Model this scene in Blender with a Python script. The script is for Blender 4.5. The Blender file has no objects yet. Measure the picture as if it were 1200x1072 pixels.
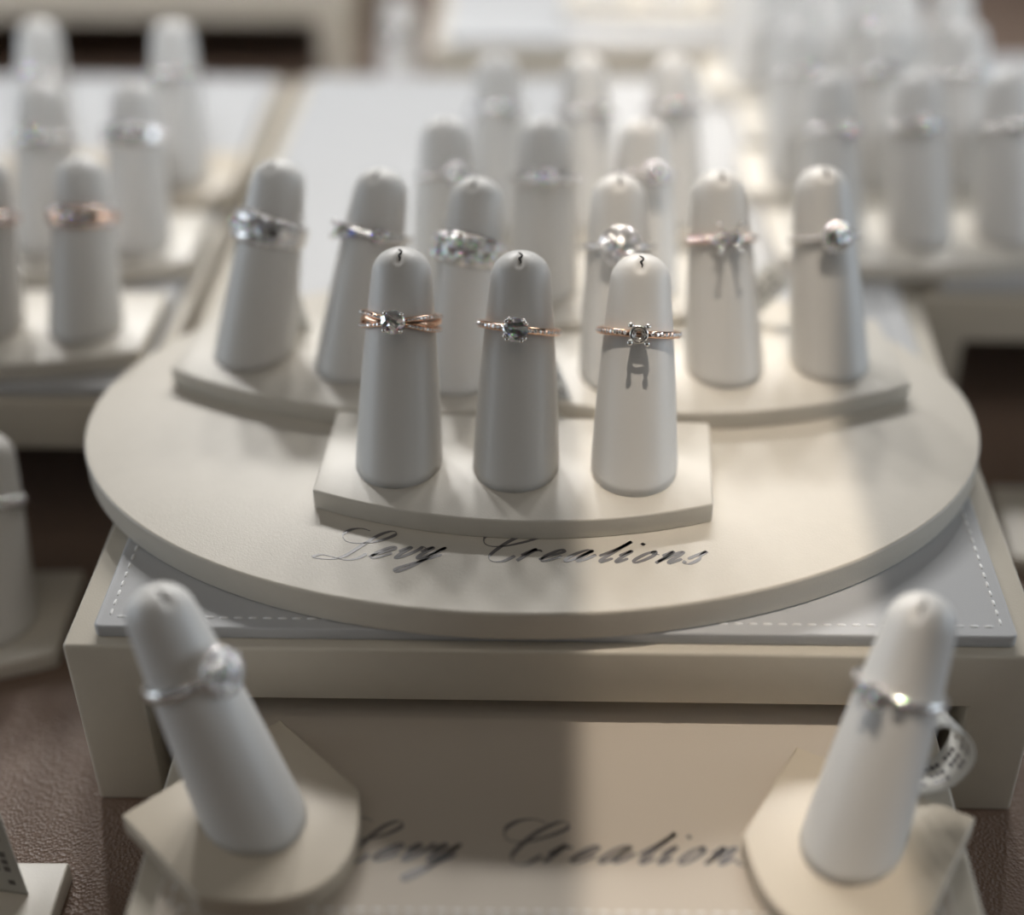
import bpy, bmesh, math, random
from mathutils import Vector, Matrix, Euler
random.seed(7)
CM = 0.01
R = math.radians
sc = bpy.context.scene
col = sc.collection

# ------------------------------------------------------------------ camera, world, light, exposure
cam_d = bpy.data.cameras.new('camera')
cam = bpy.data.objects.new('camera', cam_d)
col.objects.link(cam)
sc.camera = cam
cam_d.sensor_width = 36.0
cam_d.lens = 1752.0 / 1200.0 * 36.0
cam_d.shift_x = -55.0 / 1200.0
cam_d.clip_start = 0.01
cam_d.clip_end = 50
cam.location = (0, 0, 25.6 * CM)
cam.rotation_euler = (Matrix.Rotation(R(90 - 35.32), 3, 'X') @ Matrix.Rotation(R(0.2), 3, 'Z')).to_euler()
cam_d.dof.use_dof = True
cam_d.dof.focus_distance = 31.85 * CM
cam_d.dof.aperture_fstop = 3.3
cam_d.dof.aperture_blades = 0

sc.view_settings.view_transform = 'Standard'
sc.view_settings.look = 'None'
sc.view_settings.gamma = 1.0
sc.view_settings.use_curve_mapping = False
sc.view_settings.exposure = 0.0

world = bpy.data.worlds.new('shop')
sc.world = world
world.use_nodes = True
world.node_tree.nodes['Background'].inputs[0].default_value = (0.90, 0.86, 0.80, 1)
world.node_tree.nodes['Background'].inputs[1].default_value = 0.03


def area(name, loc, target, sx, sy, power, color, spread=180.0):
    d = bpy.data.lights.new(name, 'AREA')
    d.shape = 'RECTANGLE'
    d.size, d.size_y = sx * CM, sy * CM
    d.energy = power
    d.color = color
    d.spread = R(spread)
    o = bpy.data.objects.new(name, d)
    col.objects.link(o)
    o.location = Vector(loc) * CM
    v = Vector(target) - Vector(loc)
    o.rotation_euler = v.to_track_quat('-Z', 'Y').to_euler()
    return o


# row of showcase spot lamps above and behind the trays
for i, p in enumerate((0.40, 0.37, 0.32, 0.22, 0.18)):
    x = -38 + i * 19
    area('showcase_lamp', (x, 120, 78), (x * 0.45, 34, 5), 7, 7, p, (1.0, 0.985, 0.96), 60)
# added narrow lights over the foreground, aimed to brighten the far rows
for x in (-40, -10, 20, 50):
    area('far_fill', (x, 8, 66), (x * 0.8, 68, 0), 8, 8, 0.115, (0.94, 0.97, 1.0), 38)
# added collimated light above the centre tray's right, shaped as a hard-edged band
area('band_light', (3.6, 38, 70), (3.6, 38, 0), 6.2, 64, 0.068, (1.0, 0.89, 0.76), 1.0)
# cool area lights added low on both sides for the bluish finger edges
area('side_light', (-120, 45, 24), (0, 30, 8), 110, 40, 4.6, (0.80, 0.90, 1.0))
area('side_light', (125, 40, 24), (0, 30, 8), 120, 40, 5.8, (0.78, 0.89, 1.0))
# added overhead fill and small spots, put in for glints in the stones
area('overhead_fill', (0, -25, 170), (0, 20, 5), 190, 110, 1.1, (1.0, 0.82, 0.63))
for ix in range(6):
    for iy in range(4):
        area('glint_spot', (-125 + ix * 50 + (iy % 2) * 18, -130 + iy * 46, 150), (0, 28, 8), 2.2, 2.2, 0.125, (1.0, 0.93, 0.83))


# ------------------------------------------------------------------ materials
def mat(name, color, rough=0.5, metal=0.0, spec=0.5, grain=None, mottle=0.0, sheen=0.0, coat=0.0):
    m = bpy.data.materials.new(name)
    m.use_nodes = True
    nt = m.node_tree
    b = nt.nodes['Principled BSDF']
    b.inputs['Base Color'].default_value = (*color, 1)
    b.inputs['Roughness'].default_value = rough
    b.inputs['Metallic'].default_value = metal
    b.inputs['Specular IOR Level'].default_value = spec
    b.inputs['Sheen Weight'].default_value = sheen
    b.inputs['Coat Weight'].default_value = coat
    if grain or mottle:
        tc = nt.nodes.new('ShaderNodeTexCoord')
    if grain:
        kind, scale, dist, strength = grain
        if kind == 'voronoi':
            tex = nt.nodes.new('ShaderNodeTexVoronoi')
            tex.inputs['Scale'].default_value = scale
            out = tex.outputs['Distance']
        else:
            tex = nt.nodes.new('ShaderNodeTexNoise')
            tex.inputs['Scale'].default_value = scale
            tex.inputs['Detail'].default_value = 4
            out = tex.outputs['Fac']
        nt.links.new(tc.outputs['Object'], tex.inputs['Vector'])
        bp = nt.nodes.new('ShaderNodeBump')
        bp.inputs['Strength'].default_value = strength
        bp.inputs['Distance'].default_value = dist
        nt.links.new(out, bp.inputs['Height'])
        nt.links.new(bp.outputs['Normal'], b.inputs['Normal'])
    if mottle:
        n2 = nt.nodes.new('ShaderNodeTexNoise')
        n2.inputs['Scale'].default_value = 260
        n2.inputs['Detail'].default_value = 3
        nt.links.new(tc.outputs['Object'], n2.inputs['Vector'])
        mx = nt.nodes.new('ShaderNodeMix')
        mx.data_type = 'RGBA'
        mx.inputs['A'].default_value = (*[c * (1 - mottle) for c in color], 1)
        mx.inputs['B'].default_value = (*[min(1, c * (1 + mottle)) for c in color], 1)
        nt.links.new(n2.outputs['Fac'], mx.inputs['Factor'])
        nt.links.new(mx.outputs['Result'], b.inputs['Base Color'])
    return m


def diamond_mat(name, tint):
    m = bpy.data.materials.new(name)
    m.use_nodes = True
    nt = m.node_tree
    nt.nodes.clear()
    out = nt.nodes.new('ShaderNodeOutputMaterial')
    prev = None
    for c, ior in (((1, 0, 0), 2.40), ((0, 1, 0), 2.42), ((0, 0, 1), 2.445)):
        g = nt.nodes.new('ShaderNodeBsdfGlass')
        g.inputs['Color'].default_value = (*[a * t for a, t in zip(c, tint)], 1)
        g.inputs['Roughness'].default_value = 0.0
        g.inputs['IOR'].default_value = ior
        if prev is None:
            prev = g.outputs[0]
        else:
            ad = nt.nodes.new('ShaderNodeAddShader')
            nt.links.new(prev, ad.inputs[0])
            nt.links.new(g.outputs[0], ad.inputs[1])
            prev = ad.outputs[0]
    gl = nt.nodes.new('ShaderNodeBsdfGlossy')
    gl.inputs['Color'].default_value = (*[0.95 * t for t in tint], 1)
    gl.inputs['Roughness'].default_value = 0.25
    mx = nt.nodes.new('ShaderNodeMixShader')
    mx.inputs[0].default_value = 0.6
    nt.links.new(prev, mx.inputs[1]); nt.links.new(gl.outputs[0], mx.inputs[2])
    nt.links.new(mx.outputs[0], out.inputs['Surface'])
    return m


M = {}
M['board'] = mat('champagne_leatherette', (0.62, 0.575, 0.50), 0.42, 0, 0.45, ('noise', 2600, 0.00008, 0.5), 0.03)
M['plate'] = mat('pearl_leatherette', (0.66, 0.62, 0.55), 0.40, 0, 0.5, ('noise', 2200, 0.00008, 0.4), 0.03)
M['tan'] = mat('tan_leatherette', (0.57, 0.50, 0.40), 0.40, 0, 0.5, ('noise', 2200, 0.00008, 0.4), 0.03)
M['riser'] = mat('champagne_riser_leatherette', (0.59, 0.54, 0.455), 0.45, 0, 0.4, ('noise', 2600, 0.00008, 0.5), 0.03)
M['pad'] = mat('pale_grey_pad_leather', (0.49, 0.495, 0.505), 0.48, 0, 0.4, ('noise', 3000, 0.00006, 0.5))
M['lowpad'] = mat('taupe_pad_leather', (0.52, 0.46, 0.39), 0.45, 0, 0.4, ('noise', 3000, 0.00006, 0.4))
M['finger'] = mat('grey_finger_leather', (0.72, 0.705, 0.68), 0.42, 0, 0.5, ('noise', 3200, 0.00005, 0.4))
M['seam'] = mat('dark_seam', (0.03, 0.03, 0.03), 0.8)
M['counter'] = mat('brown_pebbled_leather', (0.20, 0.135, 0.10), 0.45, 0, 0.5, ('voronoi', 1350, 0.0003, 0.9))
M['thread'] = mat('white_thread', (0.8, 0.8, 0.8), 0.7)
M['ink'] = mat('dark_print', (0.15, 0.14, 0.14), 0.4)
M['tag'] = mat('white_tag_paper', (0.75, 0.74, 0.70), 0.5)
M['clear'] = mat('clear_tag_plastic', (0.55, 0.55, 0.52), 0.25)
M['gold'] = mat('rose_gold', (0.86, 0.56, 0.40), 0.16, 1.0)
M['white'] = mat('white_gold', (0.82, 0.80, 0.77), 0.14, 1.0)
M['pave'] = mat('small_diamond', (0.92, 0.92, 0.94), 0.26, 0.85, 0.8)
M['diamond'] = diamond_mat('diamond', (1, 1, 1))
M['blue'] = diamond_mat('blue_glint', (0.25, 0.35, 1))  # blue tint paints a coloured sparkle into the stone


# ------------------------------------------------------------------ helpers
def tag(o, label=None, cat=None, group=None, kind=None):
    if label: o['label'] = label
    if cat: o['category'] = cat
    if group: o['group'] = group
    if kind: o['kind'] = kind
    return o


def empty(name, loc=(0, 0, 0), rz=0.0):
    o = bpy.data.objects.new(name, None)
    o.empty_display_size = 0.01
    o.location = Vector(loc) * CM
    o.rotation_euler = (0, 0, R(rz))
    col.objects.link(o)
    return o


def link(name, me, m, parent=None, loc=None):
    o = bpy.data.objects.new(name, me)
    if m is not None and not me.materials:
        me.materials.append(m)
    col.objects.link(o)
    if parent: o.parent = parent
    if loc is not None: o.location = Vector(loc) * CM
    return o


def mesh(name, vs, fs, smooth=True):
    me = bpy.data.meshes.new(name)
    me.from_pydata([tuple(c * CM for c in v) for v in vs], [], fs)
    bm = bmesh.new(); bm.from_mesh(me)
    bmesh.ops.recalc_face_normals(bm, faces=bm.faces)
    bm.to_mesh(me); bm.free()
    me.polygons.foreach_set('use_smooth', [smooth] * len(me.polygons))
    me.update()
    return me


def prism(name, outline, z0, z1, bevel=0.06, segs=3, axis='z'):
    """outline polygon extruded, edges of both caps bevelled"""
    bm = bmesh.new()
    if axis == 'z':
        f = lambda p, z: (p[0] * CM, p[1] * CM, z * CM)
    else:
        f = lambda p, z: (p[0] * CM, z * CM, p[1] * CM)
    lo = [bm.verts.new(f(p, z0)) for p in outline]
    hi = [bm.verts.new(f(p, z1)) for p in outline]
    n = len(outline)
    caps = [bm.faces.new(lo[::-1]), bm.faces.new(hi)]
    for i in range(n):
        bm.faces.new((lo[i], lo[(i + 1) % n], hi[(i + 1) % n], hi[i]))
    bmesh.ops.recalc_face_normals(bm, faces=bm.faces)
    if bevel:
        es = [e for e in bm.edges if e.calc_face_angle(0) > R(30)]
        bmesh.ops.bevel(bm, geom=es, offset=bevel * CM, segments=segs, affect='EDGES', profile=0.5, clamp_overlap=True)
    me = bpy.data.meshes.new(name)
    bm.to_mesh(me); bm.free()
    for p in me.polygons: p.use_smooth = True
    try:
        me.set_sharp_from_angle(angle=R(42))
    except Exception:
        pass
    return me


def rounded_rect(x0, x1, y0, y1, r, n=5):
    pts = []
    for cx, cy, a in ((x1 - r, y0 + r, -90), (x1 - r, y1 - r, 0), (x0 + r, y1 - r, 90), (x0 + r, y0 + r, 180)):
        for k in range(n + 1):
            t = R(a + 90 * k / n)
            pts.append((cx + r * math.cos(t), cy + r * math.sin(t)))
    return pts


def catmull(pts, n=8):
    out = []
    P = [pts[0]] + list(pts) + [pts[-1]]
    for i in range(1, len(P) - 2):
        for k in range(n):
            t = k / n
            out.append(tuple(0.5 * ((2 * b) + (-a + c) * t + (2 * a - 5 * b + 4 * c - d) * t * t + (-a + 3 * b - 3 * c + d) * t ** 3)
                             for a, b, c, d in zip(P[i - 1], P[i], P[i + 1], P[i + 2])))
    out.append(tuple(pts[-1]))
    return out


class Geo:
    def __init__(s): s.v = []; s.f = []

    def add(s, vs, fs):
        o = len(s.v); s.v += [tuple(v) for v in vs]; s.f += [tuple(i + o for i in f) for f in fs]

    def tube(s, pts, rad, n=8):
        pts = [Vector(p) for p in pts]
        rad = rad if isinstance(rad, (list, tuple)) else [rad] * len(pts)
        vs = []; fs = []
        up = Vector((0.3, 0.2, 0.93))
        for i, p in enumerate(pts):
            d = (pts[min(i + 1, len(pts) - 1)] - pts[max(i - 1, 0)]).normalized()
            a = d.cross(up)
            if a.length < 1e-3: a = d.cross(Vector((1, 0, 0)))
            a.normalize(); b = d.cross(a)
            for k in range(n):
                t = 2 * math.pi * k / n
                vs.append(p + (a * math.cos(t) + b * math.sin(t)) * rad[i])
        for i in range(len(pts) - 1):
            for k in range(n):
                fs.append((i * n + k, i * n + (k + 1) % n, (i + 1) * n + (k + 1) % n, (i + 1) * n + k))
        fs.append(tuple(range(n))[::-1]); fs.append(tuple((len(pts) - 1) * n + k for k in range(n)))
        s.add(vs, fs)

    def ball(s, c, r, n=8, m=5):
        c = Vector(c); vs = [c + Vector((0, 0, r))]; fs = []
        for i in range(1, m):
            t = math.pi * i / m
            for k in range(n):
                p = 2 * math.pi * k / n
                vs.append(c + Vector((math.sin(t) * math.cos(p), math.sin(t) * math.sin(p), math.cos(t))) * r)
        vs.append(c - Vector((0, 0, r)))
        for k in range(n): fs.append((0, 1 + k, 1 + (k + 1) % n))
        for i in range(m - 2):
            for k in range(n):
                a = 1 + i * n
                fs.append((a + k, a + n + k, a + n + (k + 1) % n, a + (k + 1) % n))
        a = 1 + (m - 2) * n
        for k in range(n): fs.append((a + k, len(vs) - 1, a + (k + 1) % n))
        s.add(vs, fs)

    def gem(s, c, nrm, r, full=True, spin=0.0, sx=1.0, n=8):
        """brilliant cut stone: table, crown and pavilion facets"""
        nrm = Vector(nrm).normalized()
        a = nrm.cross(Vector((0, 0, 1)))
        if a.length < 1e-3: a = Vector((1, 0, 0))
        a.normalize(); b = nrm.cross(a)
        c = Vector(c)

        def ring(rr, h, off, m):
            return [c + a * (rr * sx * math.cos(spin + 2 * math.pi * (k + off) / m)) + b * (rr * math.sin(spin + 2 * math.pi * (k + off) / m)) + nrm * h for k in range(m)]
        if full:
            jit = lambda pts, k: [p + nrm * (random.uniform(-k, k) * r) for p in pts]
            v = jit(ring(0.30 * r, 0.36 * r, 0, n), 0.09) + jit(ring(0.60 * r, 0.30 * r, 0.5, n), 0.10) + jit(ring(0.82 * r, 0.19 * r, 0, n), 0.07) + ring(r, 0.02 * r, 0, 2 * n) + ring(r, -0.04 * r, 0, 2 * n) + ring(0.45 * r, -0.50 * r, 0.5, n) + [c - nrm * 0.86 * r, c + nrm * 0.38 * r]
            T, C, D, G, H, Pv, cu = 0, n, 2 * n, 3 * n, 5 * n, 7 * n, 8 * n
            f = []
            for k in range(n):
                k1 = (k + 1) % n
                f.append((cu + 1, T + k, T + k1))
                f.append((T + k, C + k, T + k1))
                f.append((C + k, T + k1, C + k1))
                f.append((C + k, D + k1, C + k1))
                g0, g1, g2 = G + 2 * k, G + 2 * k + 1, G + (2 * k + 2) % (2 * n)
                f.append((C + k, D + k, g1)); f.append((C + k, g1, D + k1)); f.append((D + k, g0, g1)); f.append((g1, g2, D + k1))
                f.append((H + 2 * k, Pv + k, H + 2 * k + 1)); f.append((H + 2 * k + 1, Pv + k, H + (2 * k + 2) % (2 * n)))
                f.append((H + (2 * k + 2) % (2 * n), Pv + k, cu, Pv + k1))
            for k in range(2 * n):
                k1 = (k + 1) % (2 * n)
                f.append((G + k, G + k1, H + k1, H + k))
            s.add(v, f)
        else:
            n = 6
            v = ring(0.55 * r, 0.42 * r, 0.5, n) + ring(r, 0.0, 0, n) + [c - nrm * 0.6 * r]
            f = [tuple(range(n))]
            for k in range(n):
                k1 = (k + 1) % n
                f.append((k, n + k, n + k1)); f.append((k, n + k1, k1)); f.append((n + k, 2 * n, n + k1))
            s.add(v, f)

    def build(s, name, m, parent=None, smooth=False):
        return link(name, mesh(name, s.v, s.f, smooth), m, parent)


def box_outline(x0, x1, y0, y1):
    return [(x0, y0), (x1, y0), (x1, y1), (x0, y1)]


# ------------------------------------------------------------------ the setting: counter
cnt = link('counter', prism('counter', box_outline(-75, 75, 4, 130), -3, 0, 0.1), M['counter'])
tag(cnt, 'brown pebbled leather counter top under all the risers and stands', 'counter')


# ------------------------------------------------------------------ writing
def script_text(name, x0, y0, z, width, parent, m, rz=0.0):
    """calligraphic lettering drawn as raised ink ribbons; unit = x-height"""
    SH = 0.95
    slant = Vector((SH, 1.0)).normalized()
    L = []  # list of sheared polylines

    def low(x, pts): L.append([(x + px + SH * py, py) for px, py in pts])

    def cap(x, pts): L.append([(x + px, py) for px, py in pts])
    # L : swash, stem, foot
    cap(0.0, [(0.95, 2.28), (0.45, 2.48), (-0.1, 2.35), (-0.45, 1.9), (-0.2, 1.38), (0.4, 1.22), (1.1, 1.3), (1.75, 1.56), (2.3, 1.98), (2.3, 2.24), (2.0, 2.26), (1.4, 1.88), (0.6, 0.95), (-0.1, 0.15), (-0.75, -0.12), (-1.5, -0.08), (-1.75, 0.04), (-1.3, 0.22), (-0.7, 0.05), (0.0, -0.18), (0.6, -0.02), (1.0, 0.35)])
    # e v y
    low(1.0, [(0.0, 0.15), (0.4, 0.5), (0.65, 0.82), (0.5, 1.0), (0.25, 0.85), (0.08, 0.4), (0.25, 0.02), (0.55, 0.08), (0.9, 0.45)])
    low(2.25, [(-0.15, 0.6), (0.05, 0.97), (0.16, 0.9), (0.14, 0.4), (0.25, 0.02), (0.5, 0.2), (0.7, 0.7), (0.68, 1.0), (0.95, 0.9)])
    low(3.4, [(-0.15, 0.6), (0.05, 0.98), (0.14, 0.9), (0.10, 0.3), (0.25, 0.02), (0.5, 0.25), (0.75, 1.0)])
    low(3.4, [(0.75, 1.0), (0.68, 0.1), (0.62, -0.6), (0.35, -1.05), (0.1, -0.95), (0.15, -0.65), (0.7, -0.1), (1.15, 0.4)])
    # C
    cap(7.15, [(1.75, 2.3), (1.2, 2.5), (0.5, 2.38), (-0.05, 1.95), (-0.05, 1.4), (0.4, 1.15), (1.2, 1.25), (2.2, 1.65), (2.75, 2.0), (2.75, 2.3), (2.3, 2.32), (1.4, 1.75), (0.65, 0.95), (0.25, 0.3), (0.45, -0.08), (1.0, -0.05), (1.6, 0.4)])
    low(8.75, [(-0.1, 0.45), (0.12, 1.0), (0.2, 0.85), (0.45, 0.92), (0.52, 0.8)])
    low(8.75, [(0.14, 0.95), (0.12, 0.5), (0.1, 0.0)])
    low(9.85, [(0.0, 0.15), (0.4, 0.5), (0.65, 0.82), (0.5, 1.0), (0.25, 0.85), (0.08, 0.4), (0.25, 0.02), (0.55, 0.08), (0.9, 0.45)])
    low(11.15, [(0.72, 0.92), (0.45, 1.0), (0.15, 0.7), (0.05, 0.25), (0.2, 0.0), (0.45, 0.2), (0.75, 0.95)])
    low(11.15, [(0.75, 0.98), (0.68, 0.3), (0.8, 0.02), (1.05, 0.2), (1.25, 0.6)])
    low(12.75, [(-0.1, 0.5), (0.3, 1.2), (0.42, 1.75), (0.32, 0.8), (0.3, 0.2), (0.45, 0.0), (0.75, 0.35)])
    low(13.8, [(-0.15, 0.55), (0.12, 1.0), (0.08, 0.3), (0.2, 0.0), (0.5, 0.35)])
    low(13.8, [(0.16, 1.48), (0.15, 1.62), (0.17, 1.5)])
    low(14.7, [(0.45, 1.0), (0.15, 0.75), (0.05, 0.25), (0.22, 0.0), (0.5, 0.2), (0.66, 0.65), (0.5, 0.98), (0.42, 0.8), (0.9, 0.7)])
    low(16.0, [(-0.15, 0.6), (0.08, 1.0), (0.1, 0.6), (0.05, 0.0)])
    low(16.0, [(0.05, 0.1), (0.4, 0.85), (0.6, 1.0), (0.66, 0.7), (0.6, 0.2), (0.75, 0.0), (1.05, 0.4)])
    low(17.45, [(-0.1, 0.4), (0.28, 1.05), (0.3, 0.75), (0.5, 0.35), (0.35, 0.0), (0.0, 0.05), (-0.05, 0.22)])
    sc_ = width / 20.3
    g = Geo()
    for pl in L:
        pts = [Vector(p) for p in catmull(pl, 7)]
        vs = []; n = len(pts)
        for i, p in enumerate(pts):
            d = (pts[min(i + 1, n - 1)] - pts[max(i - 1, 0)])
            d = d.normalized() if d.length > 1e-6 else Vector((1, 0))
            w = 0.024 + 0.085 * abs(d.dot(slant)) ** 6 * (0.4 if i in (0, n - 1) else 1.0)
            q = Vector((-d.y, d.x)) * w
            for s_ in (-1, 1):
                a = (p + q * s_) * sc_
                vs.append((a.x, a.y, 0.0)); vs.append((a.x, a.y, 0.006))
        fs = []
        for i in range(n - 1):
            o = i * 4; k = o + 4
            fs += [(o + 1, o + 3, k + 3, k + 1), (o, o + 1, k + 1, k), (o + 3, o + 2, k + 2, k + 3)]
        g.add(vs, fs)
    me = mesh(name, g.v, g.f, False)
    o = link(name, me, m, parent, (x0, y0, z))
    o.rotation_euler.z = R(rz)
    o['kind'] = 'stuff'
    return o


# ------------------------------------------------------------------ risers
def riser(label, x0, y0, rz, W=20.3, D=31.5, H=4.6, T=1.45, group=None, pad_mat='pad', inset=0.62):
    """bridge-shaped riser: champagne body open at the front, grey stitched pad on top"""
    e = empty('display_riser', (x0, y0, 0), rz)
    tag(e, label, 'riser', group)
    out = [(0, 0), (T, 0), (T, H - T), (W - T, H - T), (W - T, 0), (W, 0), (W, H), (0, H)]
    link('body', prism('riser_body', out, 0, D, 0.09, 3, axis='y'), M['riser'], e)
    pd = link('pad', prism('riser_pad', rounded_rect(inset, W - inset, 0.28, D - 0.5, 0.15), H, H + 0.3, 0.05), M[pad_mat], e)
    g = Geo()

    def run(ax, ay, bx, by):
        a = Vector((ax, ay)); b = Vector((bx, by)); n = int((b - a).length / 0.30)
        d = (b - a) / n
        for i in range(n):
            p = a + d * (i + 0.15); q = a + d * (i + 0.8)
            m_ = (p + q) / 2
            t = Vector((-d.y, d.x)).normalized() * 0.032
            vs_ = []
            for c_, k_, h_ in ((p, 0.5, 0.302), (p.lerp(q, 0.25), 1, 0.318), (p.lerp(q, 0.75), 1, 0.318), (q, 0.5, 0.302)):
                vs_ += [(c_.x - t.x * k_, c_.y - t.y * k_, H + 0.299), (c_.x - t.x * k_ * .6, c_.y - t.y * k_ * .6, H + h_),
                        (c_.x + t.x * k_ * .6, c_.y + t.y * k_ * .6, H + h_), (c_.x + t.x * k_, c_.y + t.y * k_, H + 0.299)]
            g.add(vs_, [(a_ * 4 + b_, a_ * 4 + b_ + 1, a_ * 4 + b_ + 5, a_ * 4 + b_ + 4) for a_ in range(3) for b_ in range(3)] + [(0, 1, 2, 3), (15, 14, 13, 12)])
    run(0.9, 0.6, 0.9, 16); run(W - 0.9, 0.6, W - 0.9, 16); run(1.0, 0.6, W - 1.0, 0.6)
    s = g.build('stitching', M['thread'], pd, True)
    s['kind'] = 'stuff'
    return e


main = riser('champagne riser with stitched grey pad carrying the oval board in the centre', -10.24, 22.86, -0.73)
riser('champagne riser at left edge beside the centre one, carrying stands of blurred rings', -30.75, 32.2, -0.73, D=22.2, inset=0.4)
riser('champagne riser at right edge behind the dark gap, carrying rows of pale blurred rings', 10.35, 37.6, -0.73, D=19.2)
riser('far riser at top left with long dark opening under its tan front', -29.6, 64.8, 0)
riser('far riser at top centre, brown front band seen between the pale fingers', -5.2, 57.4, 0, D=24)
low_r = riser('low riser with printed pad at the bottom, in front of the centre riser', -8.15, 17.3, -0.6, W=16.2, D=11, H=2.3, T=0.8, pad_mat='lowpad')
script_text('lettering', 4.05, 1.75, 2.602, 8.75, low_r, M['ink'], 0.0)

# ------------------------------------------------------------------ oval board
ov = [(10.66 * math.cos(2 * math.pi * k / 160), 7.28 * math.sin(2 * math.pi * k / 160)) for k in range(160)]
board = empty('oval_board', (-0.63, 30.02, 4.9), 0)
tag(board, 'large champagne oval board printed with script, lying on the centre riser', 'display board')
link('board', prism('oval_board', ov, 0, 0.71, 0.07, 4), M['board'], board)
script_text('lettering', -3.85, -5.5, 0.712, 8.25, board, M['ink'], -1.3)

# ------------------------------------------------------------------ ring stands
LEAN = 28.0
FL = 4.75
TOPR = 0.66


def frad(s):
    t = (s) / (FL - 0.55)
    r = 0.975 - 0.315 * t + 0.03 * math.sin(math.pi * max(0, min(1, t)))
    if s > FL - 0.62:
        u = (s - (FL - 0.62)) / 0.62
        r *= max(0.0, 1 - u ** 2.4) ** 0.5
    return max(r, 0.0)


def finger_mesh():
    n, mrows = 56, 44
    vs = []; fs = []
    l = R(LEAN)
    axis = Vector((0, math.sin(l), math.cos(l))); w = Vector((0, math.cos(l), -math.sin(l)))
    for i in range(mrows):
        t = i / (mrows - 1)
        t = 1 - (1 - t) ** 1.7
        for k in range(n):
            ph = 2 * math.pi * k / n
            s0 = 0.97 * math.tan(l) * math.sin(ph)
            s = s0 + (FL - 0.002 - s0) * t
            r = frad(s)
            # gathered pucker in the leather at the front of the tip
            dphi = abs((ph - 1.5 * math.pi))
            if s > FL - 0.45 and dphi < 0.5:
                r *= 1 - 0.16 * math.exp(-(dphi / 0.13) ** 2) * min(1, (s - FL + 0.45) / 0.12)
            if i == 0: r *= 0.985
            p = axis * s + Vector((1, 0, 0)) * (r * math.cos(ph)) + w * (r * math.sin(ph))
            vs.append(p)
    for i in range(mrows - 1):
        for k in range(n):
            fs.append((i * n + k, i * n + (k + 1) % n, (i + 1) * n + (k + 1) % n, (i + 1) * n + k))
    vs.append(axis * FL); top = len(vs) - 1
    for k in range(n): fs.append(((mrows - 1) * n + k, (mrows - 1) * n + (k + 1) % n, top))
    fs.append(tuple(range(n))[::-1])
    return mesh('finger', vs, fs, True)


def seam_mesh():
    l = R(LEAN)
    axis = Vector((0, math.sin(l), math.cos(l))); w = Vector((0, math.cos(l), -math.sin(l)))

    def P(x, s, out=0.006):
        r = frad(s)
        y = -math.sqrt(max(r * r - x * x, 0)) * (0.9 if abs(x) < 0.06 else 0.95) - out
        return axis * s + Vector((x, 0, 0)) + w * y
    g = Geo()
    pts = [(-0.05, FL - 0.06), (0.02, FL - 0.09), (0.05, FL - 0.14), (-0.01, FL - 0.19), (0.03, FL - 0.25), (0.02, FL - 0.31)]
    c = catmull(pts, 4)
    g.tube([P(*q) for q in c], [0.008 + 0.015 * math.sin(math.pi * i / (len(c) - 1)) for i in range(len(c))], 6)
    return mesh('seam', g.v, g.f, True)


FINGER = finger_mesh()
SEAM = seam_mesh()


def plate_outline(W, yb, yf, sag):
    pts = [(W / 2, yb), (-W / 2, yb), (-W / 2, yf)]
    n = 20
    for k in range(1, n):
        t = -1 + 2 * k / n
        pts.append((W / 2 * t, yf - sag * (1 - t * t)))
    pts.append((W / 2, yf))
    return pts


PLATE3 = prism('base_plate', plate_outline(8.75, 1.9, -1.25, 0.85), -0.5, 0, 0.05)
PLATE1 = prism('base_plate', plate_outline(3.75, 1.72, -0.95, 1.4), -0.5, 0, 0.05)
STANDS = {}


def stand(key, label, x, y, ztop, rz, n=3, group=None, plate=None, splay=(0, 0, 0), fs=1.0):
    e = empty('ring_stand', (x, y, ztop - 0.5), rz)
    tag(e, label, 'ring stand', group)
    link('base_plate', plate or (PLATE3 if n == 3 else PLATE1), M['plate' if n == 3 or plate else 'tan'], e, (0, 0, 0.5))
    for i, fx in enumerate((-2.64, 0, 2.64) if n == 3 else (0,)):
        f = link('finger', FINGER, M['finger'], e, (fx, 0, 0.5))
        f.rotation_euler.z = R(splay[i]); f.scale = (1, fs, fs)
        link('seam', SEAM, M['seam'], f)
    STANDS[key] = (x, y, ztop, rz, splay if n == 3 else (0, splay[0], 0), fs)
    return e


stand('R1', 'ring stand at the front of the oval board, in focus, with three rose gold rings', -0.96, 27.28, 6.1, -3.0)
stand('R2L', 'turned ring stand on left of the oval board, with wide silvery bands', -5.05, 31.65, 6.1, -11.4, splay=(-9, -9, -2))
stand('R2R', 'turned ring stand at right of the oval board with halo rings, behind the front stand', 4.07, 31.5, 6.1, 5.6, splay=(-5, 0, 3))
stand('R3', 'ring stand in the third row of the centre riser, straight behind the two turned stands', -0.42, 35.55, 6.1, 0, fs=0.93)
stand('R4', 'blurred pale ring stand in the fourth and last row of the centre riser', 0.75, 41.2, 5.4, 0)
stand('LA', 'nearest ring stand on the left riser, holding blurred rose gold rings', -15.25, 34.6, 5.4, -1, fs=0.93)
stand('LB', 'second ring stand on the left riser, behind the rose gold rings', -15.0, 39.45, 5.4, 0, fs=0.96)
stand('LC1', 'single ring stand at the back right of the left riser, pale rounded tip', -12.2, 44.1, 5.4, 0, 1)
stand('LC2', 'single ring stand at the back of the left riser, nearest the left picture edge', -16.4, 44.1, 5.4, 0, 1)
stand('RA', 'nearest ring stand on the right riser, its curved plate edge facing the gap', 10.65, 40.1, 5.4, 3)
stand('RB', 'second row ring stand on the right riser, blurred pale fingers', 10.2, 44.3, 5.4, 0)
stand('RC', 'third row ring stand on the right riser, tips beyond the top of the picture', 10.6, 48.4, 5.4, 0)
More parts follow.
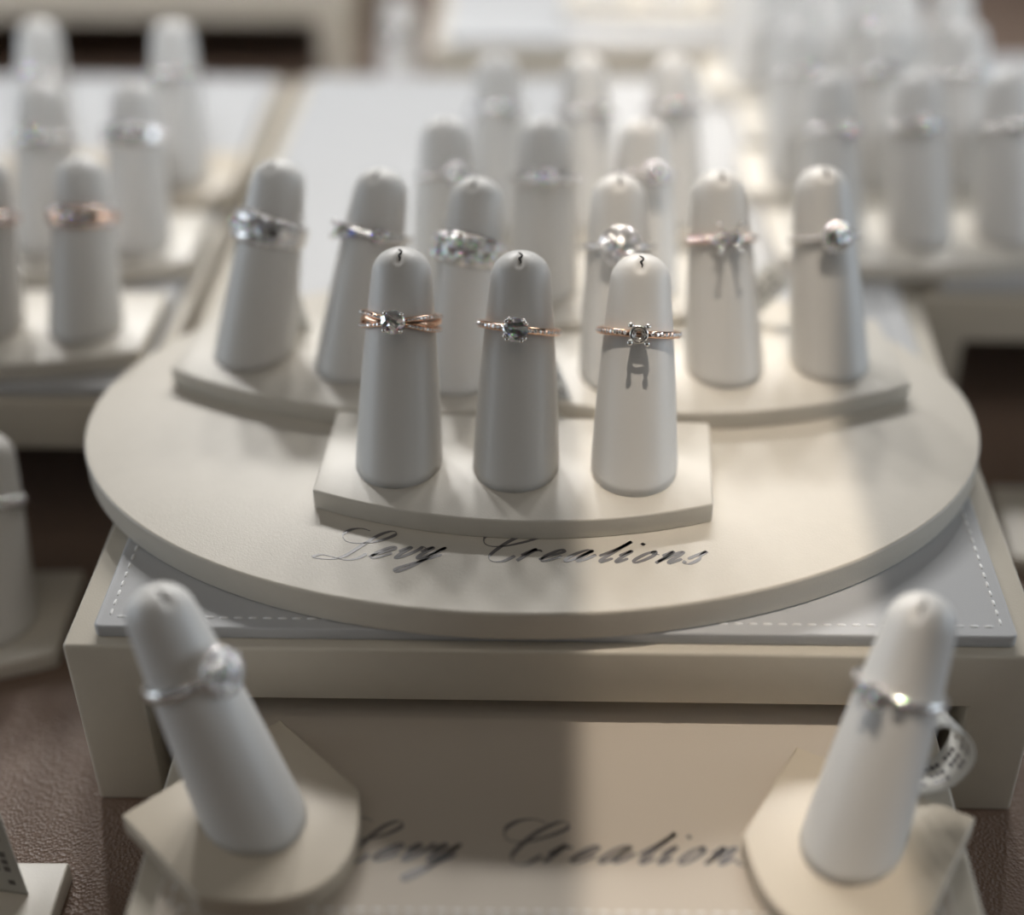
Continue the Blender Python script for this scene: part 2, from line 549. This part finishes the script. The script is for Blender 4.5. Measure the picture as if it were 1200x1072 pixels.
stand('RD', 'rearmost ring stand on the right riser, cut by the top of the picture', 9.6, 52.7, 5.4, 0)
stand('BK', 'very blurred ring stand on the far top centre riser', 4.5, 61.5, 5.4, 0)
stand('BF', 'single ring stand with sparkling ring in the gap between the two far risers', -6.9, 61.6, 0.5, 0, 1)
stand('TL', 'ring stand at the left picture edge, low on the counter beside the centre riser', -16.75, 28.2, 0.5, 2)
stand('TR', 'ring stand low at the right picture edge, only its white plate end showing', 16.5, 32.0, 0.5, -3)
stand('FL', 'single ring stand at bottom left of the low riser, leaning left, with halo ring', -5.95, 19.75, 2.8 + 0.3, 44, 1, splay=(3, 0, 0), fs=1.05)
stand('FR', 'single ring stand at bottom right of the low riser, leaning right, with a tag', 5.65, 19.15, 2.8 + 0.3, -30, 1, splay=(-2, 0, 0), fs=1.06)
PL5 = prism('base_plate', plate_outline(5.2, 1.72, -1.2, 1.05), -0.5, 0, 0.05)
stand('BL', 'ring stand on the counter in the bottom left corner, only its white plate corner showing', -12.85, 18.95, 0.5, 0, 1, plate=PL5)


# ------------------------------------------------------------------ rings
def sweep_band(name, m, parent, Ri, th, w, zc, a0=-math.pi, a1=math.pi, seg=88, half_round=True):
    closed = abs((a1 - a0) - 2 * math.pi) < 1e-6
    prof = []
    for k in range(12):
        t = 2 * math.pi * k / 12
        cx, cz = math.cos(t), math.sin(t)
        prof.append((math.copysign(abs(cx) ** 0.7, cx), math.copysign(abs(cz) ** 0.55, cz)))
    vs = []; fs = []
    n = seg if closed else seg + 1
    for i in range(n):
        a = a0 + (a1 - a0) * i / seg
        for px, pz in prof:
            r = Ri + th(a) / 2 * (1 + px)
            vs.append((r * math.sin(a), -r * math.cos(a), zc(a) + pz * w(a) / 2))
    k = 12
    for i in range(seg):
        i1 = (i + 1) % n
        for j in range(k):
            fs.append((i * k + j, i * k + (j + 1) % k, i1 * k + (j + 1) % k, i1 * k + j))
    if not closed:
        fs.append(tuple(range(k))[::-1]); fs.append(tuple((n - 1) * k + j for j in range(k)))
    return link(name, mesh(name, vs, fs, True), m, parent)


def const(v): return lambda a: v


def pave(parent, Ri, rad, r, zc, a_from, a_to, name='pave_stones', g=None, jitter=0.25):
    g0 = g or Geo()
    step = 2.25 * r / rad
    for sgn in (-1, 1):
        a = a_from
        while a < a_to:
            aa = sgn * a
            nrm = Vector((math.sin(aa), -math.cos(aa), random.uniform(-jitter, jitter) + 0.1))
            nrm += Vector((random.uniform(-jitter, jitter), random.uniform(-jitter, jitter), 0))
            g0.gem((rad * math.sin(aa), -rad * math.cos(aa), zc(aa)), nrm, r, False, random.uniform(0, 1))
            a += step
    if g is None:
        o = g0.build(name, M['pave'], parent)
        o['kind'] = 'stuff'
        return o


def prong_pts(R0, y0, z, x, y_tip, flare=1.0):
    return [(x * 0.35, -y0, z * 0.35), (x * 0.75, -(y0 + (y_tip - y0) * 0.45), z * 0.75), (x * flare, -(y_tip - 0.03), z * flare), (x * flare * 0.93, -y_tip, z * flare * 0.93)]


def head(parent, Ro, r, hgt, metal, n=4, spin=45, stone='diamond', collar=True, double=False, thick=0.035, flare=1.02, cr_=None):
    """setting with separate prongs and the centre stone"""
    g = Geo()
    gy = Ro + hgt * 0.45
    cr = cr_ or r * 0.62
    c1 = [(cr * math.cos(t), -gy, cr * math.sin(t)) for t in [2 * math.pi * k / 20 for k in range(21)]]
    g.tube(c1, thick * 0.85, 6)
    if collar:
        c2 = [(r * 0.36 * math.cos(t), -(Ro + 0.01), r * 0.36 * math.sin(t)) for t in [2 * math.pi * k / 16 for k in range(17)]]
        g.tube(c2, thick * 0.9, 6)
    st = g.build('setting', metal, parent, True)
    for k in range(n):
        offs = (-9, 9) if double else (0,)
        for od in offs:
            t = R(spin + 360 * k / n + od)
            x, z = r * math.cos(t), r * math.sin(t)
            gp = Geo()
            gp.tube(catmull(prong_pts(0, Ro - 0.02, z, x, Ro + hgt + 0.05, flare), 3), thick, 7)
            gp.ball((x * flare * 0.95, -(Ro + hgt + 0.05), z * flare * 0.95), thick * 1.5, 8, 6)
            gp.build('prong', metal, st, True)
    if stone:
        gs = Geo()
        gs.gem((0, -(Ro + hgt), 0), (0, -1, 0), r, True, R(11))
        gs.build('center_stone', M[stone], parent)
    return st


def ring_at(key, fx, s, label, group=None, head_deg=0.0, tilt=0.0, roll=0.0, name='ring'):
    x, y, z, rz, splay, fs = STANDS[key]
    s = s * fs
    rs = splay[round(fx / 2.64) + 1]
    e = bpy.data.objects.new(name, None)
    e.empty_display_size = 0.005
    col.objects.link(e)
    mw = Matrix.Translation(Vector((x, y, z)) * CM) @ Matrix.Rotation(R(rz), 4, 'Z') @ Matrix.Translation(Vector((fx, 0, 0)) * CM) \
        @ Matrix.Rotation(R(rs), 4, 'Z') @ Matrix.Rotation(-R(LEAN), 4, 'X') @ Matrix.Translation(Vector((0, 0, s)) * CM) \
        @ Matrix.Rotation(R(roll), 4, 'Y') @ Matrix.Rotation(R(tilt), 4, 'X') @ Matrix.Rotation(R(head_deg), 4, 'Z')
    e.matrix_world = mw
    tag(e, label, 'ring', group)
    return e


def halo(parent, Ro, r, hgt, count, sr, metal, rows=1, sx=1.0):
    """stones circling the centre stone, one mesh"""
    g = Geo()
    for row in range(rows):
        rr = r + sr * (1.05 + 1.9 * row)
        n = count + 6 * row
        for k in range(n):
            t = 2 * math.pi * (k + 0.5 * row) / n
            g.gem((rr * sx * math.cos(t), -(Ro + hgt + 0.02 - 0.10 * row), rr * math.sin(t)),
                  ((0.3 + 0.3 * row) * math.cos(t) + random.uniform(-.3, .3), -1, (0.3 + 0.3 * row) * math.sin(t) + random.uniform(-.3, .3)), sr, False, random.random())
    h = g.build('halo_stones', M['pave'], parent)
    h['kind'] = 'stuff'
    g = Geo()
    for row in range(rows):
        rr = r + sr * (1.05 + 1.9 * row)
        g.tube([(rr * sx * math.cos(t), -(Ro + hgt - 0.06 - 0.10 * row), rr * math.sin(t)) for t in [2 * math.pi * k / 28 for k in range(29)]], sr * 0.72, 8)
    g.build('halo_frame', metal, parent, True)


# ---- three rings in focus on the front stand
S1 = 3.12
ri = frad(S1 - 0.1) + 0.02


def split_ring(key, fx, s, label, **kw):
    e = ring_at(key, fx, s, label, **kw)
    Ri = frad(s - 0.12) + 0.015
    zf = lambda sg: lambda a: sg * (0.02 + 0.125 * math.sin(min(1, abs(a) / 1.2) * math.pi * 0.5) ** 1.2)
    for sg in (1, -1):
        sweep_band('band_strand', M['gold'], e, Ri, const(0.135), const(0.105), zf(sg))
        pave(e, Ri, Ri + 0.132, 0.040, zf(sg), 0.34, 1.55)
    sweep_band('band_strand', M['gold'], e, Ri, const(0.115), const(0.13), lambda a: 0.03 * math.sin(a * 5) * min(1, abs(a)))
    head(e, Ri + 0.10, 0.265, 0.27, M['white'])
    return e


split_ring('R1', -2.64, S1, 'rose gold ring with twisted pave band and round diamond, left finger of the front stand', roll=2)

e = ring_at('R1', 0, S1 - 0.08, 'thin rose gold ring with double-clawed diamond, middle finger of the front stand', roll=5)
Ri = frad(S1 - 0.12) + 0.03
sweep_band('band', M['gold'], e, Ri, const(0.135), const(0.16), const(0))
pave(e, Ri, Ri + 0.132, 0.052, const(0.0), 0.33, 1.6)
head(e, Ri + 0.11, 0.275, 0.26, M['white'], 4, 45, 'diamond', True, True)

e = ring_at('R1', 2.64, S1 - 0.1, 'thin rose gold ring with empty four prong head, right finger of the front stand', roll=2)
Ri = frad(S1 - 0.14) + 0.03
sweep_band('band', M['gold'], e, Ri, const(0.13), const(0.16), const(0))
pave(e, Ri, Ri + 0.128, 0.052, const(0.01), 0.33, 1.6)
h_ = head(e, Ri + 0.10, 0.27, 0.36, M['white'], 4, 45, None, True, False, 0.045, 1.0, cr_=0.13)
g = Geo()
g.tube([(0.165 * math.cos(t), -(Ri + 0.37), 0.165 * math.sin(t)) for t in [2 * math.pi * k / 28 for k in range(29)]], 0.042, 8)
g.build('collar', M['white'], e, True)


# ---- generic ring kinds for the other stands
def pave_wide(key, fx, s, label, metal='white', rows=3, rw=0.1, big=0, head_deg=0.0, bigr=0.17, two=False, **kw):
    """wide band with several rows of small stones and larger stones along the middle"""
    e = ring_at(key, fx, s, label, head_deg=head_deg, **kw)
    W = rows * rw * 1.9
    Ri = frad(s - W / 2) + 0.015
    sweep_band('band', M[metal], e, Ri, const(0.10), lambda a: W * (0.55 + 0.45 * math.cos(min(abs(a), 2.4) * 0.65) ** 2), const(0))
    g = Geo()
    for q in range(rows):
        z = (q - (rows - 1) / 2) * rw * 1.75
        if big and rows % 2 and q == rows // 2: continue
        pave(e, Ri, Ri + 0.11, rw * 0.72, (lambda z: lambda a: z * (0.6 + 0.4 * math.cos(a)))(z), 0.0, 1.55, g=g)
    o = g.build('pave_stones', M['pave'], e); o['kind'] = 'stuff'
    if big:
        for k in range(big):
            a = (k - (big - 1) / 2) * (bigr * 2.1) / (Ri + 0.15)
            gs = Geo()
            for zz in ((-0.14, 0.16) if two else (0.02,)):
                a2 = a + (0.5 * bigr * 2.1 / (Ri + 0.15) if zz > 0.1 else 0)
                gs = Geo()
                gs.gem(((Ri + 0.2) * math.sin(a2), -(Ri + 0.2) * math.cos(a2), zz), (math.sin(a2) + random.uniform(-.15, .15), -math.cos(a2), 0.12 + zz), bigr, True, k * 0.4)
                gs.build('large_stone', M['diamond'], e)
    return e


def halo_ring(key, fx, s, label, metal='white', r=0.24, sr=0.06, rows=1, count=14, head_deg=0.0, bw=0.14, prongs=4, sx=1.0, **kw):
    e = ring_at(key, fx, s, label, head_deg=head_deg, **kw)
    Ri = frad(s - bw) + 0.02
    sweep_band('band', M[metal], e, Ri, const(0.11), const(bw), const(0))
    pave(e, Ri, Ri + 0.108, bw * 0.36, const(0), 0.35, 1.6)
    head(e, Ri + 0.09, r, 0.24, M[metal], prongs)
    halo(e, Ri + 0.09, r, 0.24, count, sr, M[metal], rows, sx)
    return e


def solitaire(key, fx, s, label, metal='white', r=0.22, head_deg=0.0, bw=0.13, stone='diamond', sides=0, pv=True, **kw):
    e = ring_at(key, fx, s, label, head_deg=head_deg, **kw)
    Ri = frad(s - bw) + 0.02
    sweep_band('band', M[metal], e, Ri, const(0.11), const(bw), const(0))
    if pv: pave(e, Ri, Ri + 0.108, bw * 0.36, const(0), 0.34, 1.6)
    head(e, Ri + 0.1, r, 0.24, M[metal], 4, 45, stone)
    for k in range(sides):
        for sg in (-1, 1):
            a = sg * (0.42 + 0.3 * k)
            gs = Geo(); gs.gem(((Ri + 0.18) * math.sin(a), -(Ri + 0.18) * math.cos(a), 0), (math.sin(a), -math.cos(a), 0.1), 0.13, True)
            gs.build('side_stone', M['diamond'], e)
    return e


# second row, left
pave_wide('R2L', -2.64, 3.0, 'wide white gold ring crusted with stones, leftmost finger on the oval board', rows=5, rw=0.085, big=4, head_deg=-12, bigr=0.14, roll=4)
e = solitaire('R2L', 0, 3.12, 'white gold ring with a blue glint, second finger from left on the oval board', r=0.25, head_deg=-24, stone=None, bw=0.2)
for a, mt, rr in ((0.28, 'blue', 0.09), (0.95, 'diamond', 0.19), (-0.3, 'diamond', 0.17)):  # the blue one carries the painted sparkle
    Ri = frad(3.0) + 0.1
    gs = Geo(); gs.gem((Ri * math.sin(a) * 1.12, -Ri * math.cos(a) * 1.12, 0.0), (math.sin(a), -math.cos(a), 0.2), rr, True)
    gs.build('side_stone', M[mt], e)
pave_wide('R2L', 2.64, 2.98, 'wide white gold cluster ring of round stones, right finger of the turned left stand', rows=3, rw=0.14, big=5, bigr=0.16, roll=3, two=True)
# second row, right
halo_ring('R2R', -2.64, 3.0, 'large flower-like halo ring half hidden behind the front right finger', r=0.22, sr=0.075, rows=2, count=11, metal='white')
e = ring_at('R2R', 0, 3.08, 'rose gold ring with tall empty prongs and two pear stones, middle right stand')
Ri = frad(3.0) + 0.02
sweep_band('band', M['gold'], e, Ri, const(0.11), const(0.15), const(0))
pave(e, Ri, Ri + 0.11, 0.06, const(0.0), 0.32, 1.6)
stg = Geo(); stg.tube([(0.12 * math.cos(t), -(Ri + 0.2), 0.12 * math.sin(t)) for t in [2 * math.pi * k / 20 for k in range(21)]], 0.03, 6)
st = stg.build('setting', M['white'], e, True)
for sx_ in (-1, 1):
    for sz in (-1, 1):
        g = Geo(); g.tube(catmull([(0.05 * sx_, -Ri - 0.08, 0.05 * sz), (0.14 * sx_, -Ri - 0.3, 0.16 * sz), (0.27 * sx_, -Ri - 0.54, 0.34 * sz)], 4), 0.045, 7)
        g.ball((0.27 * sx_, -Ri - 0.55, 0.34 * sz), 0.065)
        g.build('prong', M['white'], st, True)
    gs = Geo(); gs.gem((0.2 * sx_, -Ri - 0.17, -0.01), (0.3 * sx_, -1, 0.1), 0.16, True, 0, 1.25)
    gs.build('pear_stone', M['diamond'], e)
halo_ring('R2R', 2.64, 3.0, 'round halo ring on thin white gold band, rightmost finger on the oval board', r=0.28, sr=0.055, count=18, bw=0.1)
# third row
halo_ring('R3', -2.64, 3.05, 'blurred cluster ring in third row, left finger', r=0.2, sr=0.07, count=10, head_deg=20)
solitaire('R3', 0, 3.0, 'blurred ring with bright high stone in third row, middle finger', r=0.26, bw=0.26)
halo_ring('R3', 2.64, 3.1, 'blurred cluster ring in third row, right finger', r=0.2, sr=0.07, count=10, head_deg=15)
# fourth row
solitaire('R4', -2.64, 3.1, 'very blurred plain ring in fourth row, left finger', bw=0.2, head_deg=10)
solitaire('R4', 0, 3.0, 'very blurred ring in fourth row, middle finger', bw=0.16, head_deg=25)
solitaire('R4', 2.64, 3.1, 'very blurred ring in fourth row, right finger', bw=0.2)
# left riser
pave_wide('LA', 0, 3.0, 'blurred rose gold ring cut by the left picture edge, nearest left riser stand', 'gold', 2, 0.1, 3)
pave_wide('LA', 2.64, 3.05, 'blurred wavy rose gold ring on right finger of the nearest left riser stand', 'gold', 3, 0.1, 3, bigr=0.13)
solitaire('LB', 0, 3.0, 'blurred ring with big bright stone on middle finger, second left riser stand', r=0.26, bw=0.2, sides=1)
pave_wide('LB', 2.64, 3.1, 'blurred pale cluster ring on right finger, second left riser stand', rows=3, rw=0.11, big=3)
solitaire('LC1', 0, 2.95, 'very blurred ring with rainbow glints at the back right of the left riser', r=0.2, bw=0.16, sides=2)
solitaire('LC2', 0, 2.95, 'very blurred ring at the back of the left riser, behind the big bright stone', r=0.2, bw=0.14)
# right riser
labs = {'RA': 'nearest stand of the right riser', 'RB': 'second row of the right riser', 'RC': 'third row of the right riser', 'RD': 'last row of the right riser'}
for key in ('RA', 'RB', 'RC'):
    for i, fx in enumerate((-2.64, 0, 2.64)):
        solitaire(key, fx, 3.0 + 0.05 * (i % 2), 'blurred pale ring on %s finger, %s' % (('left', 'middle', 'right')[i], labs[key]),
                  r=(0.26, 0.18, 0.22)[(i + len(key)) % 3], bw=0.15 + 0.04 * i, head_deg=(18, -10, 5)[i], sides=i % 2)
halo_ring('BF', 0, 3.0, 'ring glowing as large blurred light discs at top, between the far risers', r=0.3, sr=0.12, count=8)
# counter level and foreground
pave_wide('TL', 2.64, 3.05, 'thin stone-set ring on the finger at the left picture edge, low on the counter', rows=2, rw=0.09)
halo_ring('FL', 0, 2.95, 'large domed halo ring on the leaning left foreground finger', r=0.17, sr=0.085, rows=2, count=8, head_deg=14, bw=0.22, sx=1.0)
e = solitaire('FR', 0, 2.95, 'thin ring with cluster of bright stones on the right foreground finger', r=0.23, head_deg=-8, bw=0.14, sides=1)


# ------------------------------------------------------------------ paper tags
def price_tag(label, pts, width, wdir, marks=True, m='tag', name='price_tag', cap=True):
    """curled strip: centre line pts, width along wdir, printed with rows of small dark marks"""
    c = [Vector(p) for p in catmull(pts, 6)]
    wd = Vector(wdir).normalized() * width / 2
    th = 0.02
    e = empty(name, pts[0])
    tag(e, label, 'tag')
    o0 = Vector(pts[0])
    vs = []; fs = []; n = len(c)
    nr = []
    for i, p in enumerate(c):
        d = (c[min(i + 1, n - 1)] - c[max(i - 1, 0)]).normalized()
        nn = d.cross(wd).normalized(); nr.append(nn)
        q = p - o0
        vs += [q - wd - nn * th, q + wd - nn * th, q + wd + nn * th, q - wd + nn * th]
    for i in range(n - 1):
        a = i * 4; b = a + 4
        for j in range(4): fs.append((a + j, a + (j + 1) % 4, b + (j + 1) % 4, b + j))
    fs += [(3, 2, 1, 0), (n * 4 - 4, n * 4 - 3, n * 4 - 2, n * 4 - 1)]
    link('strip', mesh('strip', vs, fs, True), M[m], e)
    if marks:
        g = Geo()
        for sgn in (1, -1):
            for i in range(2, n - 3):
                if i % 4 == 3: continue
                for row in (-0.45, 0.05, 0.5):
                    if random.random() < 0.25: continue
                    a0, a1 = c[i] - o0, c[i + 1] - o0
                    k = nr[i] * (th + 0.004) * sgn
                    u = wd * row; h = wd * 0.14
                    mid = a0.lerp(a1, 0.75)
                    g.add([a0 + u - h + k, mid + u - h + k, mid + u + h + k, a0 + u + h + k], [(0, 1, 2, 3)])
        p_ = g.build('print', M['ink'], e); p_['kind'] = 'stuff'
    return e


price_tag('curled white paper tag behind the right foreground finger', [(6.95, 20.6, 3.12), (7.65, 20.75, 3.2), (8.0, 20.85, 3.8), (7.8, 20.9, 4.4), (7.25, 20.9, 4.7), (6.8, 20.8, 4.3)], 0.95, (0.25, -1, 0.25))
price_tag('small white tag with dark print leaning in the gap behind the front middle finger', [(0.05, 29.75, 5.65), (-0.12, 30.0, 6.3), (-0.5, 30.3, 7.2)], 0.8, (1, -0.1, -0.25))
price_tag('grey arrow-shaped paper tag between the two rightmost fingers on the oval board', [(4.8, 34.0, 6.3), (5.25, 34.15, 6.75), (5.7, 34.3, 7.2)], 0.8, (0.63, -0.48, -0.54), True, 'clear')
price_tag('pale tag beside the leftmost finger on the oval board', [(-6.6, 33.2, 6.12), (-6.75, 33.3, 6.5), (-6.85, 33.4, 7.1)], 0.5, (1, 0.1, 0), False)
price_tag('clear plastic tag with dark print standing in the bottom left corner', [(-11.35, 19.9, 0.52), (-11.5, 20.1, 1.4), (-11.7, 20.4, 2.4)], 1.0, (1, -0.15, 0), True, 'clear')
